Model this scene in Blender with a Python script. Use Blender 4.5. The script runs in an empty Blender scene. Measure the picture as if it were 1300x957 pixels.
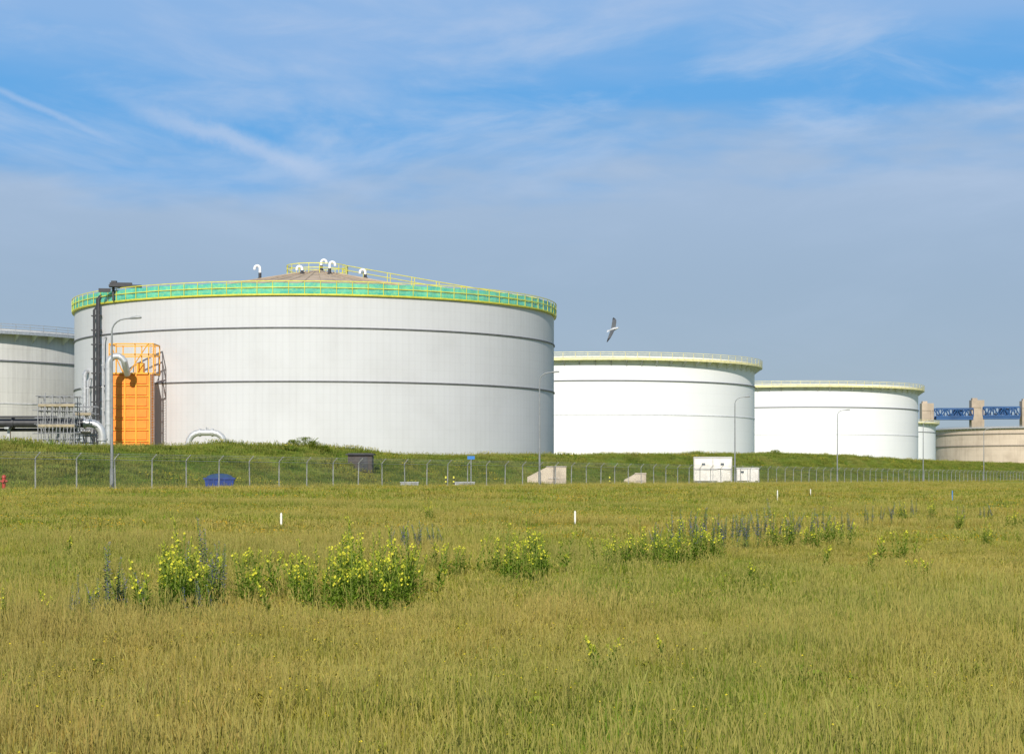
import bpy, math, random
from math import sin, cos, pi, radians, atan2, sqrt
from mathutils import Vector, noise, Matrix
random.seed(7)
SC = bpy.context.scene
COL = SC.collection
F = 2350.0      # focal length expressed on a 1300 wide frame
CH = 1.7        # eye height
def bx(b, Y): return (b-650.0)/F*Y          # surveyed bearing -> metres
def bz(e, Y): return CH+(604.0-e)/F*Y

# ------------------------------------------------------------------ nodes
class NT:
    def __init__(s, tree): s.t = tree
    def n(s, typ, **kw):
        nd = s.t.nodes.new(typ)
        for k, v in kw.items():
            if hasattr(nd, k): setattr(nd, k, v)
        return nd
    def l(s, a, b): s.t.links.new(a, b)
    def val(s, sock, v):
        if isinstance(v, bpy.types.NodeSocket): s.l(v, sock)
        else:
            try: sock.default_value = v
            except Exception: sock.default_value = (*v, 1.0)
    def math(s, op, a, b=0.0, c=None, clamp=False):
        nd = s.n('ShaderNodeMath', operation=op, use_clamp=clamp)
        s.val(nd.inputs[0], a); s.val(nd.inputs[1], b)
        if c is not None: s.val(nd.inputs[2], c)
        return nd.outputs[0]
    def mix(s, f, a, b, blend='MIX'):
        nd = s.n('ShaderNodeMix', data_type='RGBA', blend_type=blend)
        s.val(nd.inputs[0], f)
        for i, v in ((6, a), (7, b)):
            if isinstance(v, bpy.types.NodeSocket): s.l(v, nd.inputs[i])
            else: nd.inputs[i].default_value = (*v[:3], 1.0)
        return nd.outputs[2]
    def noise(s, vec, scale, detail=3, rough=0.55, dist=0.0):
        nd = s.n('ShaderNodeTexNoise')
        if vec is not None: s.l(vec, nd.inputs['Vector'])
        nd.inputs['Scale'].default_value = scale
        nd.inputs['Detail'].default_value = detail
        nd.inputs['Roughness'].default_value = rough
        nd.inputs['Distortion'].default_value = dist
        return nd.outputs['Fac']
    def ss(s, v, a, b):
        nd = s.n('ShaderNodeMapRange', interpolation_type='SMOOTHSTEP')
        s.val(nd.inputs[0], v); nd.inputs[1].default_value = a; nd.inputs[2].default_value = b
        return nd.outputs[0]
    def scale(s, vec, sc):
        nd = s.n('ShaderNodeVectorMath', operation='MULTIPLY')
        s.l(vec, nd.inputs[0]); nd.inputs[1].default_value = sc
        return nd.outputs[0]

def newmat(name):
    m = bpy.data.materials.new(name); m.use_nodes = True
    for n in list(m.node_tree.nodes): m.node_tree.nodes.remove(n)
    T = NT(m.node_tree)
    out = T.n('ShaderNodeOutputMaterial')
    p = T.n('ShaderNodeBsdfPrincipled')
    T.l(p.outputs[0], out.inputs[0])
    return m, T, p, out

def simple(name, col, rough=0.6, metal=0.0, var=0.18, vs=1.5, col2=None, bump=0.0):
    m, T, p, out = newmat(name)
    g = T.n('ShaderNodeTexCoord').outputs['Object']
    f = T.noise(g, vs, 5, 0.6)
    c2 = col2 if col2 else tuple(c*(1-var*1.6) for c in col)
    c = T.mix(T.ss(f, 0.35, 0.7), tuple(min(1, x*(1+var*0.3)) for x in col), c2)
    T.l(c, p.inputs['Base Color'])
    p.inputs['Roughness'].default_value = rough
    p.inputs['Metallic'].default_value = metal
    if bump:
        b = T.n('ShaderNodeBump'); b.inputs['Strength'].default_value = bump
        T.l(T.noise(g, vs*6, 4), b.inputs['Height']); T.l(b.outputs[0], p.inputs['Normal'])
    return m

def tank_mat(name, base, dark, R, rib=0.0, seam=0.12, streak=0.5, blot=0.4, plate=(9.0, 2.4), ribmix=.08):
    m, T, p, out = newmat(name)
    g = T.n('ShaderNodeTexCoord').outputs['Object']
    sp = T.n('ShaderNodeSeparateXYZ'); T.l(g, sp.inputs[0])
    ang = T.math('MULTIPLY', T.math('ARCTAN2', sp.outputs[1], sp.outputs[0]), R)
    cb = T.n('ShaderNodeCombineXYZ'); T.l(ang, cb.inputs[0]); T.l(sp.outputs[2], cb.inputs[1])
    uv = cb.outputs[0]
    f1 = T.noise(T.scale(uv, (1.0, 0.06, 1)), 0.55, 5, 0.65)
    f2 = T.noise(uv, 0.12, 5, 0.6)
    f3 = T.noise(uv, 1.3, 4, 0.7)
    c = T.mix(T.math('MULTIPLY', T.ss(f1, 0.45, 0.8), streak), base, dark)
    c = T.mix(T.math('MULTIPLY', T.ss(f2, 0.4, 0.75), blot), c, dark)
    c = T.mix(T.math('MULTIPLY', T.ss(f3, 0.62, 0.8), 0.25), c, tuple(x*0.7 for x in dark))
    br = T.n('ShaderNodeTexBrick'); T.l(uv, br.inputs['Vector'])
    br.inputs['Scale'].default_value = 1.0
    br.inputs['Brick Width'].default_value = plate[0]; br.inputs['Row Height'].default_value = plate[1]
    br.inputs['Mortar Size'].default_value = 0.035; br.inputs['Mortar Smooth'].default_value = 0.3
    br.inputs['Color1'].default_value = (1, 1, 1, 1); br.inputs['Color2'].default_value = (0.9, 0.9, 0.9, 1)
    br.inputs['Mortar'].default_value = (0.55, 0.55, 0.55, 1)
    c = T.mix(seam*3 if seam*3 < 1 else 1, c, br.outputs['Color'], 'MULTIPLY')
    if rib:
        w = T.math('SINE', T.math('MULTIPLY', ang, 2*pi/0.9))
        b = T.n('ShaderNodeBump'); b.inputs['Strength'].default_value = rib; b.inputs['Distance'].default_value = 0.03
        T.l(w, b.inputs['Height']); T.l(b.outputs[0], p.inputs['Normal'])
        c = T.mix(T.math('MULTIPLY', T.ss(w, 0.5, 1.0), ribmix), c, tuple(x*.8 for x in dark))
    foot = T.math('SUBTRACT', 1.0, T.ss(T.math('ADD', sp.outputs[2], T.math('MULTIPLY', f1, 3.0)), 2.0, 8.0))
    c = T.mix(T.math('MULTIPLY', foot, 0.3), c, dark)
    T.l(c, p.inputs['Base Color'])
    p.inputs['Roughness'].default_value = 0.62
    p.inputs['Specular IOR Level'].default_value = 0.25
    return m

# ------------------------------------------------------------------ mesh builder
class MB:
    def __init__(s): s.v = []; s.f = []; s.m = []
    def quad(s, pts, mi=0):
        b = len(s.v); s.v += [tuple(p) for p in pts]; s.f.append(tuple(range(b, b+len(pts)))); s.m.append(mi)
    def box(s, c, d, rz=0.0, mi=0, taper=1.0):
        b = len(s.v); cx, cy, cz = c; hx, hy, hz = d[0]/2, d[1]/2, d[2]/2
        for z, k in ((-hz, 1.0), (hz, taper)):
            for x, y in ((-hx, -hy), (hx, -hy), (hx, hy), (-hx, hy)):
                x *= k; y *= k
                s.v.append((cx+x*cos(rz)-y*sin(rz), cy+x*sin(rz)+y*cos(rz), cz+z))
        for q in ((0,3,2,1),(4,5,6,7),(0,1,5,4),(1,2,6,5),(2,3,7,6),(3,0,4,7)):
            s.f.append(tuple(b+i for i in q)); s.m.append(mi)
    def tube(s, path, r, n=8, mi=0, cap=True, radii=None):
        P = [Vector(p) for p in path]; b = len(s.v); k = len(P)
        up = None
        for i, p in enumerate(P):
            d = (P[min(i+1, k-1)]-P[max(i-1, 0)]).normalized()
            if up is None:
                up = Vector((0, 0, 1)) if abs(d.z) < 0.9 else Vector((1, 0, 0))
            a = d.cross(up).normalized(); c = a.cross(d).normalized(); up = c
            rr = radii[i] if radii else r
            for j in range(n):
                t = 2*pi*j/n
                s.v.append(tuple(p+a*cos(t)*rr+c*sin(t)*rr))
        for i in range(k-1):
            for j in range(n):
                s.f.append((b+i*n+j, b+i*n+(j+1) % n, b+(i+1)*n+(j+1) % n, b+(i+1)*n+j)); s.m.append(mi)
        if cap:
            s.f.append(tuple(b+j for j in reversed(range(n)))); s.m.append(mi)
            s.f.append(tuple(b+(k-1)*n+j for j in range(n))); s.m.append(mi)
    def lathe(s, prof, n=128, mi=0, closed=False, a0=0.0, a1=2*pi):
        b = len(s.v); k = len(prof); full = abs(a1-a0-2*pi) < 1e-6
        na = n if full else n+1
        for i in range(na):
            t = a0+(a1-a0)*i/n
            for r, z in prof: s.v.append((r*cos(t), r*sin(t), z))
        for i in range(n):
            i2 = (i+1) % na
            for j in range(k if closed else k-1):
                j2 = (j+1) % k
                s.f.append((b+i*k+j, b+i2*k+j, b+i2*k+j2, b+i*k+j2)); s.m.append(mi)
    def obj(s, name, mats, parent=None, loc=(0, 0, 0), smooth=True, rz=0.0, ang=35):
        me = bpy.data.meshes.new(name); me.from_pydata(s.v, [], s.f)
        for m in (mats if isinstance(mats, (list, tuple)) else [mats]): me.materials.append(m)
        me.polygons.foreach_set('material_index', s.m)
        me.validate()
        if smooth:
            me.shade_smooth(); me.set_sharp_from_angle(angle=radians(ang))
        me.update()
        o = bpy.data.objects.new(name, me); COL.objects.link(o)
        o.location = loc; o.rotation_euler[2] = rz
        if parent: o.parent = parent
        return o

def tag(o, label, cat, group=None):
    o['label'] = label; o['category'] = cat
    if group: o['group'] = group
    return o
def empty(name, loc, label, cat, group=None, rz=0.0):
    o = bpy.data.objects.new(name, None); COL.objects.link(o); o.location = loc
    o.rotation_euler[2] = rz; o.empty_display_size = 0.5
    return tag(o, label, cat, group)
def clone(src, name, loc, rz, sc=1.0, label=None):
    kids = list(src.children)
    r = src.copy(); r.name = name; COL.objects.link(r)
    r.location = loc; r.rotation_euler = (0, 0, rz); r.scale = (sc, sc, sc)
    if label: r['label'] = label
    for k in kids:
        c = k.copy(); c.parent = r; COL.objects.link(c)
    return r

# ------------------------------------------------------------------ terrain
P0 = Vector((-33.9, 122.5)); DV = Vector((162.0, 347.0)).normalized(); NV = Vector((-DV.y, DV.x))
def st(x, y):
    q = Vector((x, y))-P0
    return q.dot(NV), q.dot(DV)
def xy(s, t):
    p = P0+NV*s+DV*t
    return p.x, p.y
def sm(a, b, x):
    t = max(0, min(1, (x-a)/(b-a))); return t*t*(3-2*t)
crest = []
for b, e in ((-150,562),(0,563),(90,567),(200,568),(300,567),(380,568),(430,572),(480,578.5),(600,579),(700,579),(860,577.5),(1000,576.5),(1060,579),(1160,585),(1300,589),(1400,590)):
    k = (b-650)/F
    den = NV.x*k+NV.y
    Y = (20+P0.dot(NV))/den
    s_, t_ = st(k*Y, Y)
    crest.append((t_, bz(e, Y)))
crest.sort()
def C(t):
    if t <= crest[0][0]: return crest[0][1]
    for (a, za), (b, zb) in zip(crest, crest[1:]):
        if t <= b: return za+(zb-za)*(t-a)/(b-a)
    return crest[-1][1]
def height(x, y):
    s, t = st(x, y)
    zf = 0.7-0.4*max(-0.1, min(1.2, t/383.0))
    if y < -200: zf *= 0.3
    if s < 6.5:
        z = zf*sm(-75, -10, s)
        q = 1-sm(-8, -2, s)
        z += q*(0.07*noise.noise((x*0.12, y*0.12, 0))+0.05*noise.noise((x*0.5, y*0.4, 5)))
        return z
    c = C(t)
    z = zf+(c-zf)*sm(6.5, 20, s)
    z -= 0.7*sm(22, 27, s)
    z -= 2.2*sm(180, 500, s)
    z += sm(7.5, 11, s)*(1-0.6*sm(20, 26, s))*(0.30*noise.noise((x*0.16, y*0.16, 3))+0.12*noise.noise((x*0.5, y*0.5, 9)))
    return z
def mixc(a, b, f): return tuple(p+(q-p)*f for p, q in zip(a, b))
def fb(x, y, s, z, o=3):
    v = 0; a = 1
    for i in range(o): v += a*noise.noise((x*s, y*s, z+i*7)); s *= 2.1; a *= .55
    return v
def patch(x, y):
    """patchy colour of the meadow / bank vegetation (albedo)"""
    s, t = st(x, y)
    b = sm(5.6, 8, s)
    if b < 1:
        c = mixc((0.205, 0.262, 0.026), (0.315, 0.310, 0.042), sm(-.25, .25, fb(x, y, .33, 1)))
        c = mixc(c, (0.145, 0.215, 0.020), .5*sm(.05, .36, fb(x, y*.6, .16, 5)))
        c = mixc(c, (0.45, 0.34, 0.080), .45*sm(.0, .40, fb(x, y, .075, 9)))
        c = mixc(c, (0.44, 0.29, 0.08), .28*sm(.15, .42, fb(x, y*.5, .11, 21)))
        c = mixc(c, (0.42, 0.36, 0.06), .35*sm(.1, .5, fb(x, y, 1.1, 13, 2)))
        m = c
    if b > 0:
        c = mixc((0.130, 0.205, 0.024), (0.240, 0.285, 0.042), sm(-.2, .25, fb(x, y, .3, 31)))
        c = mixc(c, (0.36, 0.32, 0.09), .45*sm(.05, .35, fb(x, y, .09, 33)))
        c = mixc(c, (0.07, 0.12, 0.018), .55*sm(.1, .4, fb(x, y, .2, 35)))
        if b >= 1: return c
        return mixc(m, c, b)
    return m
def lines(seq):
    o = []
    for a, b, st_ in seq:
        x = a
        while x < b-1e-6: o.append(x); x += st_
    return o
xs = lines([(-6000,-1000,500),(-1000,-300,70),(-300,-120,15),(-120,-30,2.5),(-30,30,1.2),(30,330,2.5),(330,700,20),(700,1500,100),(1500,6001,500)])
ys = lines([(-2000,-200,300),(-200,0,20),(0,70,1.2),(70,640,2.5),(640,1200,20),(1200,2500,130),(2500,9001,650)])
tv = []; pc_ = []
for y in ys:
    for x in xs:
        tv.append((x, y, height(x, y))); pc_ += [*patch(x, y), 1.0]
nx = len(xs)
tf = [(j*nx+i, j*nx+i+1, (j+1)*nx+i+1, (j+1)*nx+i) for j in range(len(ys)-1) for i in range(nx-1)]
me = bpy.data.meshes.new('ground'); me.from_pydata(tv, [], tf)
at = me.attributes.new('pc', 'FLOAT_COLOR', 'POINT'); at.data.foreach_set('color', pc_)
me.shade_smooth()
ground = bpy.data.objects.new('ground', me); COL.objects.link(ground)
ground['kind'] = 'structure'
gm, T, p, out = newmat('meadow_soil')
a = T.n('ShaderNodeAttribute'); a.attribute_name = 'pc'
gp_ = T.n('ShaderNodeNewGeometry').outputs['Position']
fine = T.noise(gp_, 3.0, 6, 0.75)
c = T.mix(T.math('MULTIPLY', T.ss(fine, 0.4, 0.75), 0.55), a.outputs['Color'], (0.07, 0.085, 0.014))
c = T.mix(T.math('MULTIPLY', T.ss(T.noise(gp_, .8, 4, .7), 0.5, 0.75), 0.35), c, (0.34, 0.28, 0.08))
T.l(c, p.inputs['Base Color']); p.inputs['Roughness'].default_value = 0.95; p.inputs['Specular IOR Level'].default_value = 0.05
bp = T.n('ShaderNodeBump'); bp.inputs['Strength'].default_value = 0.7; bp.inputs['Distance'].default_value = 0.15
T.l(fine, bp.inputs['Height']); T.l(bp.outputs[0], p.inputs['Normal'])
me.materials.append(gm)

# ------------------------------------------------------------------ grass
def blade_mat(name, dry=0.0, drycol=(0.58, 0.45, 0.18)):
    m, T, p, out = newmat(name)
    m.node_tree.nodes.remove(p)
    a = T.n('ShaderNodeAttribute'); a.attribute_name = 'pc'; a.attribute_type = 'INSTANCER'
    tt = T.n('ShaderNodeAttribute'); tt.attribute_name = 'tone'
    sp = T.n('ShaderNodeSeparateXYZ'); T.l(tt.outputs['Vector'], sp.inputs[0])
    c = a.outputs['Color']
    if dry: c = T.mix(dry, c, drycol)
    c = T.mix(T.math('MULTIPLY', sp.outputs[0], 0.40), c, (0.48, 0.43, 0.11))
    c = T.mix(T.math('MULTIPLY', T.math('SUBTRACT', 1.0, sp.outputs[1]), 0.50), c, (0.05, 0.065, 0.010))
    df = T.n('ShaderNodeBsdfDiffuse'); T.l(c, df.inputs[0])
    tr = T.n('ShaderNodeBsdfTranslucent'); T.l(c, tr.inputs[0])
    mx = T.n('ShaderNodeMixShader'); mx.inputs[0].default_value = 0.28
    T.l(df.outputs[0], mx.inputs[1]); T.l(tr.outputs[0], mx.inputs[2]); T.l(mx.outputs[0], out.inputs[0])
    return m
def flat(name, col, tr=0.25):
    m, T, p, out = newmat(name)
    m.node_tree.nodes.remove(p)
    o = T.n('ShaderNodeNewGeometry').outputs['Position']
    c = T.mix(T.noise(o, 9.0, 2), tuple(x*0.7 for x in col), tuple(min(1, x*1.25) for x in col))
    p = T.n('ShaderNodeBsdfDiffuse'); T.l(c, p.inputs[0])
    t = T.n('ShaderNodeBsdfTranslucent'); T.l(c, t.inputs[0])
    mx = T.n('ShaderNodeMixShader'); mx.inputs[0].default_value = tr
    T.l(p.outputs[0], mx.inputs[1]); T.l(t.outputs[0], mx.inputs[2]); T.l(mx.outputs[0], out.inputs[0])
    return m
M_yel = flat('yellow_petal', (0.80, 0.66, 0.05)); M_org = flat('orange_petal', (0.78, 0.48, 0.03))
def tuft(name, nb, rad, h0, h1, w, seeds, mats, flowers=0, seedh=(0.35, 0.6), fsz=2.2, herb=0):
    V = []; Fc = []; MI = []; tone = []
    for i in range(nb):
        r = rad*sqrt(random.random()); a = random.uniform(0, 2*pi)
        x, y = r*cos(a), r*sin(a); h = random.uniform(h0, h1)
        if random.random() < .12: h *= 1.5
        fa = random.uniform(0, 2*pi); ln = random.uniform(0.1, 0.85)*h; la = random.uniform(0, 2*pi)
        ww = w*random.uniform(.6, 1.3)
        dx, dy = cos(fa)*ww, sin(fa)*ww; lx, ly = cos(la)*ln, sin(la)*ln
        b = len(V); tn = random.random()**2
        V += [(x-dx, y-dy, -0.03), (x+dx, y+dy, -0.03), (x+dx*.8+lx*.3, y+dy*.8+ly*.3, h*.6), (x-dx*.8+lx*.3, y-dy*.8+ly*.3, h*.6), (x+lx, y+ly, h)]
        Fc += [(b, b+1, b+2, b+3), (b+3, b+2, b+4)]; MI += [0, 0]
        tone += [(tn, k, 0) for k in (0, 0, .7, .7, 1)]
    for i in range(herb):
        a = random.uniform(0, 2*pi); L = random.uniform(.04, .08); z0 = random.uniform(.02, .10); x = random.gauss(0, .05); y = random.gauss(0, .05)
        d = (cos(a), sin(a)); b = len(V); q = L*.22
        V += [(x, y, z0), (x+d[0]*L*.5-d[1]*q, y+d[1]*L*.5+d[0]*q, z0+L*.35), (x+d[0]*L, y+d[1]*L, z0+L*.2), (x+d[0]*L*.5+d[1]*q, y+d[1]*L*.5-d[0]*q, z0+L*.35)]
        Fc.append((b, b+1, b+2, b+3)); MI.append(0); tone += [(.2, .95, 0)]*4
    for i in range(seeds+flowers):
        r = rad*sqrt(random.random()); a = random.uniform(0, 2*pi)
        x, y = r*cos(a), r*sin(a); h = random.uniform(*seedh)
        lx, ly = random.gauss(0, .18)*h, random.gauss(0, .18)*h; fa = random.uniform(0, pi); ww = w*0.35
        dx, dy = cos(fa), sin(fa); b = len(V)
        V += [(x-dx*ww, y-dy*ww, 0), (x+dx*ww, y+dy*ww, 0), (x+lx*.7+dx*ww, y+ly*.7+dy*ww, h*.8), (x+lx*.7-dx*ww, y+ly*.7-dy*ww, h*.8)]
        Fc.append((b, b+1, b+2, b+3)); MI.append(1); tone += [(.4, k, 0) for k in (.4, .4, .8, .8)]
        if i < seeds:
            tn = random.random()
            for rot in (0, pi/2):
                ex, ey = cos(fa+rot)*w*.9, sin(fa+rot)*w*.9; b = len(V)
                V += [(x+lx*.7, y+ly*.7, h*.76), (x+lx*.85+ex, y+ly*.85+ey, h*.86), (x+lx*1.3, y+ly*1.3, h*1.02), (x+lx*.85-ex, y+ly*.85-ey, h*.86)]
                Fc.append((b, b+1, b+2, b+3)); MI.append(1); tone += [(tn, 1, 0)]*4
        else:
            b = len(V); k = w*fsz; cz = h*.82; cx, cy = x+lx*.7, y+ly*.7
            V += [(cx-k, cy, cz), (cx, cy-k, cz-.3*k), (cx+k, cy, cz+.2*k), (cx, cy+k, cz+.4*k), (cx, cy, cz-k*.6), (cx, cy, cz+k*.6)]
            Fc += [(b, b+1, b+2, b+3), (b, b+4, b+2, b+5)]; MI += [2, 2]; tone += [(0, 1, 0)]*6
    m = bpy.data.meshes.new(name); m.from_pydata(V, [], Fc)
    for q in mats: m.materials.append(q)
    m.polygons.foreach_set('material_index', MI)
    A = m.attributes.new('tone', 'FLOAT_VECTOR', 'POINT'); A.data.foreach_set('vector', [q for t in tone for q in t])
    return bpy.data.objects.new(name, m)
def scatter(name, pts, coll, label):
    m = bpy.data.meshes.new(name); m.from_pydata([q[:3] for q in pts], [], [])
    for nm, i, ty in (('rz', 3, 'FLOAT'), ('sc', 4, 'FLOAT'), ('vi', 5, 'INT'), ('sz', 6, 'FLOAT')):
        A = m.attributes.new(nm, ty, 'POINT'); A.data.foreach_set('value', [q[i] for q in pts])
    cl = []
    for q in pts:
        c = patch(q[0], q[1]); j = random.gauss(1, .13); g = random.gauss(0, .07)
        cl += [max(.01, c[0]*j*(1+g)), max(.01, c[1]*j*(1-g*.5)), max(.004, c[2]*j), 1.0]
    A = m.attributes.new('pc', 'FLOAT_COLOR', 'POINT'); A.data.foreach_set('color', cl)
    o = bpy.data.objects.new(name, m); COL.objects.link(o)
    g = bpy.data.node_groups.new(name+'_nodes', 'GeometryNodeTree')
    g.interface.new_socket('Geometry', in_out='INPUT', socket_type='NodeSocketGeometry')
    g.interface.new_socket('Geometry', in_out='OUTPUT', socket_type='NodeSocketGeometry')
    N = g.nodes.new; L = g.links.new
    gi = N('NodeGroupInput'); go = N('NodeGroupOutput')
    ci = N('GeometryNodeCollectionInfo'); ci.inputs[0].default_value = coll
    ci.inputs[1].default_value = True; ci.inputs[2].default_value = True
    ip = N('GeometryNodeInstanceOnPoints')
    L(gi.outputs[0], ip.inputs['Points']); L(ci.outputs[0], ip.inputs['Instance'])
    ip.inputs['Pick Instance'].default_value = True
    def na(nm, ty):
        a = N('GeometryNodeInputNamedAttribute'); a.data_type = ty; a.inputs[0].default_value = nm
        return [s for s in a.outputs if s.enabled and s.name == 'Attribute'][0]
    L(na('vi', 'INT'), ip.inputs['Instance Index'])
    cx = N('ShaderNodeCombineXYZ'); L(na('rz', 'FLOAT'), cx.inputs[2])
    er = N('FunctionNodeEulerToRotation'); L(cx.outputs[0], er.inputs[0]); L(er.outputs[0], ip.inputs['Rotation'])
    cs = N('ShaderNodeCombineXYZ')
    sc = na('sc', 'FLOAT'); L(sc, cs.inputs[0]); L(sc, cs.inputs[1]); L(na('sz', 'FLOAT'), cs.inputs[2])
    L(cs.outputs[0], ip.inputs['Scale'])
    L(ip.outputs[0], go.inputs[0])
    md = o.modifiers.new('scatter', 'NODES'); md.node_group = g
    tag(o, label, 'grass'); o['kind'] = 'stuff'
    return o
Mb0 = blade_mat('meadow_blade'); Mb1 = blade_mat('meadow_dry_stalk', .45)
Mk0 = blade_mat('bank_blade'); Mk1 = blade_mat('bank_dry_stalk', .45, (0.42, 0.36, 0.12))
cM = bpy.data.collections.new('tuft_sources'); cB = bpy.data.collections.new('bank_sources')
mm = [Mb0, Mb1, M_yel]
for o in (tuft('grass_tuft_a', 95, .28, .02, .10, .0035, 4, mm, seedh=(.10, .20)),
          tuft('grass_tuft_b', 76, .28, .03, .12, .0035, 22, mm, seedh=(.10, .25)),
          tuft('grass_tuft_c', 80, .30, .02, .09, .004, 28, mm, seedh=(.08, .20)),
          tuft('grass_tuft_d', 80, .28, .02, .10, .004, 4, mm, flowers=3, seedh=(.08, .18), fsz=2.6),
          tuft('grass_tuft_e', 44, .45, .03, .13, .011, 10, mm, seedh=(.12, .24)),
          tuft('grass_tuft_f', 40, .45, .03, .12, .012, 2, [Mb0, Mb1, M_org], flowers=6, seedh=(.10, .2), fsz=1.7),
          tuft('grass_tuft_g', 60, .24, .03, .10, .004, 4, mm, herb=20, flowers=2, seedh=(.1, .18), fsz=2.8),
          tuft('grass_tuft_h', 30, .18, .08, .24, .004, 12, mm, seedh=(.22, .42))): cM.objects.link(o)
for o in (tuft('bank_tuft_a', 60, .9, .06, .24, .022, 4, [Mk0, Mk1, M_yel]),
          tuft('bank_tuft_b', 50, .9, .08, .30, .022, 10, [Mk0, Mk1, M_yel], seedh=(.2, .45)),
          tuft('bank_tuft_c', 44, .7, .15, .6, .03, 5, [Mk0, Mk1, M_yel], flowers=3, seedh=(.4, .7))): cB.objects.link(o)
pts = []
def zone(y0, y1, dens, s0, s1, vs, z0, z1):
    w = 0.30
    A = w*(y1*y1-y0*y0)+4*(y1-y0)
    for _ in range(int(A*dens)):
        while True:
            y = random.uniform(y0, y1)
            if random.random() < (w*y+2)/(w*y1+2): break
        x = random.uniform(-1, 1)*(w*y+2)
        s, t = st(x, y)
        if s > 1.2: continue
        d = noise.noise((x*.25, y*.25, 7)); d2 = noise.noise((x*.09, y*.09, 17))
        k = random.uniform(s0, s1); kz = random.uniform(z0, z1)*(1+.6*d)*(1+.5*d2)
        pool = vs[0] if d2+.6*d+random.gauss(0, .12) < .05 else vs[1]
        pts.append((x, y, height(x, y), random.uniform(0, 6.28), k, random.choice(pool), max(.5, kz)))
zone(9, 22, 25, .8, 1.15, ([0, 0, 1, 1, 3, 2, 6, 0, 2, 7], [1, 2, 2, 1, 0, 1, 2, 1, 7]), .85, 1.35)
zone(22, 45, 10, .9, 1.35, ([0, 0, 3, 4, 1, 6, 2, 7], [1, 2, 2, 4, 0, 1, 7]), .75, 1.25)
zone(45, 90, 3.3, 1.0, 1.6, ([4, 4, 0, 5, 4], [4, 1, 4, 2, 7]), .75, 1.3)
zone(90, 300, .4, 1.5, 2.8, ([4, 4, 5], [4, 4, 4]), .9, 1.7)
scatter('meadow_grass', pts, cM, 'dense meadow grass with dry seed heads and tiny yellow flowers')
pts = []
for _ in range(14000):
    u = random.random()
    t = -25+u**1.5*560; s = random.choice((random.uniform(6.2, 22), random.uniform(6.2, 26)))
    x, y = xy(s, t)
    if abs(x) > .33*y+6: continue
    v = random.choice([0, 0, 1])
    if noise.noise((x*.12, y*.12, 21)) > .25: v = random.choice([1, 2])
    pts.append((x, y, height(x, y), random.uniform(0, 6.28), random.uniform(.8, 1.3)*(1+u*.6), v, random.uniform(.6, 1.2)))
for _ in range(4000):
    t = random.uniform(-20, 500); s = random.choice((random.uniform(-1.2, 1.6), random.uniform(5.6, 7)))
    x, y = xy(s, t); pts.append((x, y, height(x, y), random.uniform(0, 6.28), random.uniform(.4, .9), random.choice([0, 1]), random.uniform(.5, 1.2)))
scatter('embankment_grass', pts, cB, 'rough green grass covering the earth embankment')

# ------------------------------------------------------------------ flowering plants
M_leaf = flat('primrose_leaf', (0.175, 0.270, 0.026), .35); M_stem = flat('plant_stem', (0.20, 0.25, 0.05), .1)
M_pet = flat('primrose_petal', (0.84, 0.76, 0.08), .35); M_blu = flat('bugloss_flower', (0.19, 0.20, 0.42), .2)
M_gl = flat('bugloss_leaf', (0.17, 0.21, 0.09), .2); M_bud = flat('primrose_bud', (0.52, 0.56, 0.06), .3)
def leaf(mb, base, dirv, L, w, mi, droop=.3):
    d = Vector(dirv).normalized(); s = d.cross(Vector((0, 0, 1))).normalized(); b = Vector(base)
    m = b+d*L*.5; t = b+d*L-Vector((0, 0, L*droop))
    mb.quad([b, m+s*w, t, m-s*w], mi)
def primrose(idx, ns, spread, h0, h1):
    fo = MB(); fl = MB()
    for i in range(ns):
        a = random.uniform(0, 6.28); r = spread*random.random()**.6
        h = random.uniform(h0, h1)*(1-.25*r/spread); bxx, byy = r*cos(a), r*sin(a)
        lx, ly = random.gauss(0, .07)+.25*r*cos(a), random.gauss(0, .07)+.25*r*sin(a)
        path = [(bxx+lx*k*k, byy+ly*k*k, h*k-.03) for k in (0, .35, .7, 1)]
        fo.tube(path, .006, 4, 1, cap=False)
        nl = int(h*44)
        for j in range(nl):
            k = .04+.93*j/nl; aa = j*2.4+random.random()
            L = (.16*(1-k)+.055)*random.uniform(.6, 1.2); up = random.uniform(.3, 1.3)
            leaf(fo, (bxx+lx*k*k, byy+ly*k*k, h*k), (cos(aa), sin(aa), up), L, L*.12, 0, random.uniform(.05, .45))
        for j in range(10):
            k = .86+.14*j/10; aa = j*2.4
            leaf(fo, (bxx+lx*k, byy+ly*k, h*k), (cos(aa), sin(aa), 1.6), .05, .008, 2, 0)
        for j in range(random.choice((1, 1, 2, 2, 3, 4))):
            aa = random.uniform(0, 6.28); k = random.uniform(.74, 1.0)
            c = Vector((bxx+lx*k+.03*cos(aa), byy+ly*k+.03*sin(aa), h*k+.02)); q = random.uniform(.012, .020)
            nrm = Vector((cos(aa), sin(aa), .7)).normalized(); u = nrm.cross(Vector((0, 0, 1))).normalized(); v = nrm.cross(u)
            for z in range(4):
                t = z*pi/2; d1 = u*cos(t)+v*sin(t); d2 = u*cos(t+.75)+v*sin(t+.75); d0 = u*cos(t-.75)+v*sin(t-.75)
                fl.quad([c, c+d0*q+nrm*.012, c+d1*q*1.3+nrm*.02, c+d2*q+nrm*.012], 0)
    root = empty('evening_primrose', (0, 0, 0), 'bushy evening primrose with yellow flowers in the meadow grass', 'plant', 'flowering plants in the meadow')
    fo.obj('foliage', [M_leaf, M_stem, M_bud], root, smooth=False); fl.obj('blossom', M_pet, root, smooth=False)
    return root
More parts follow.
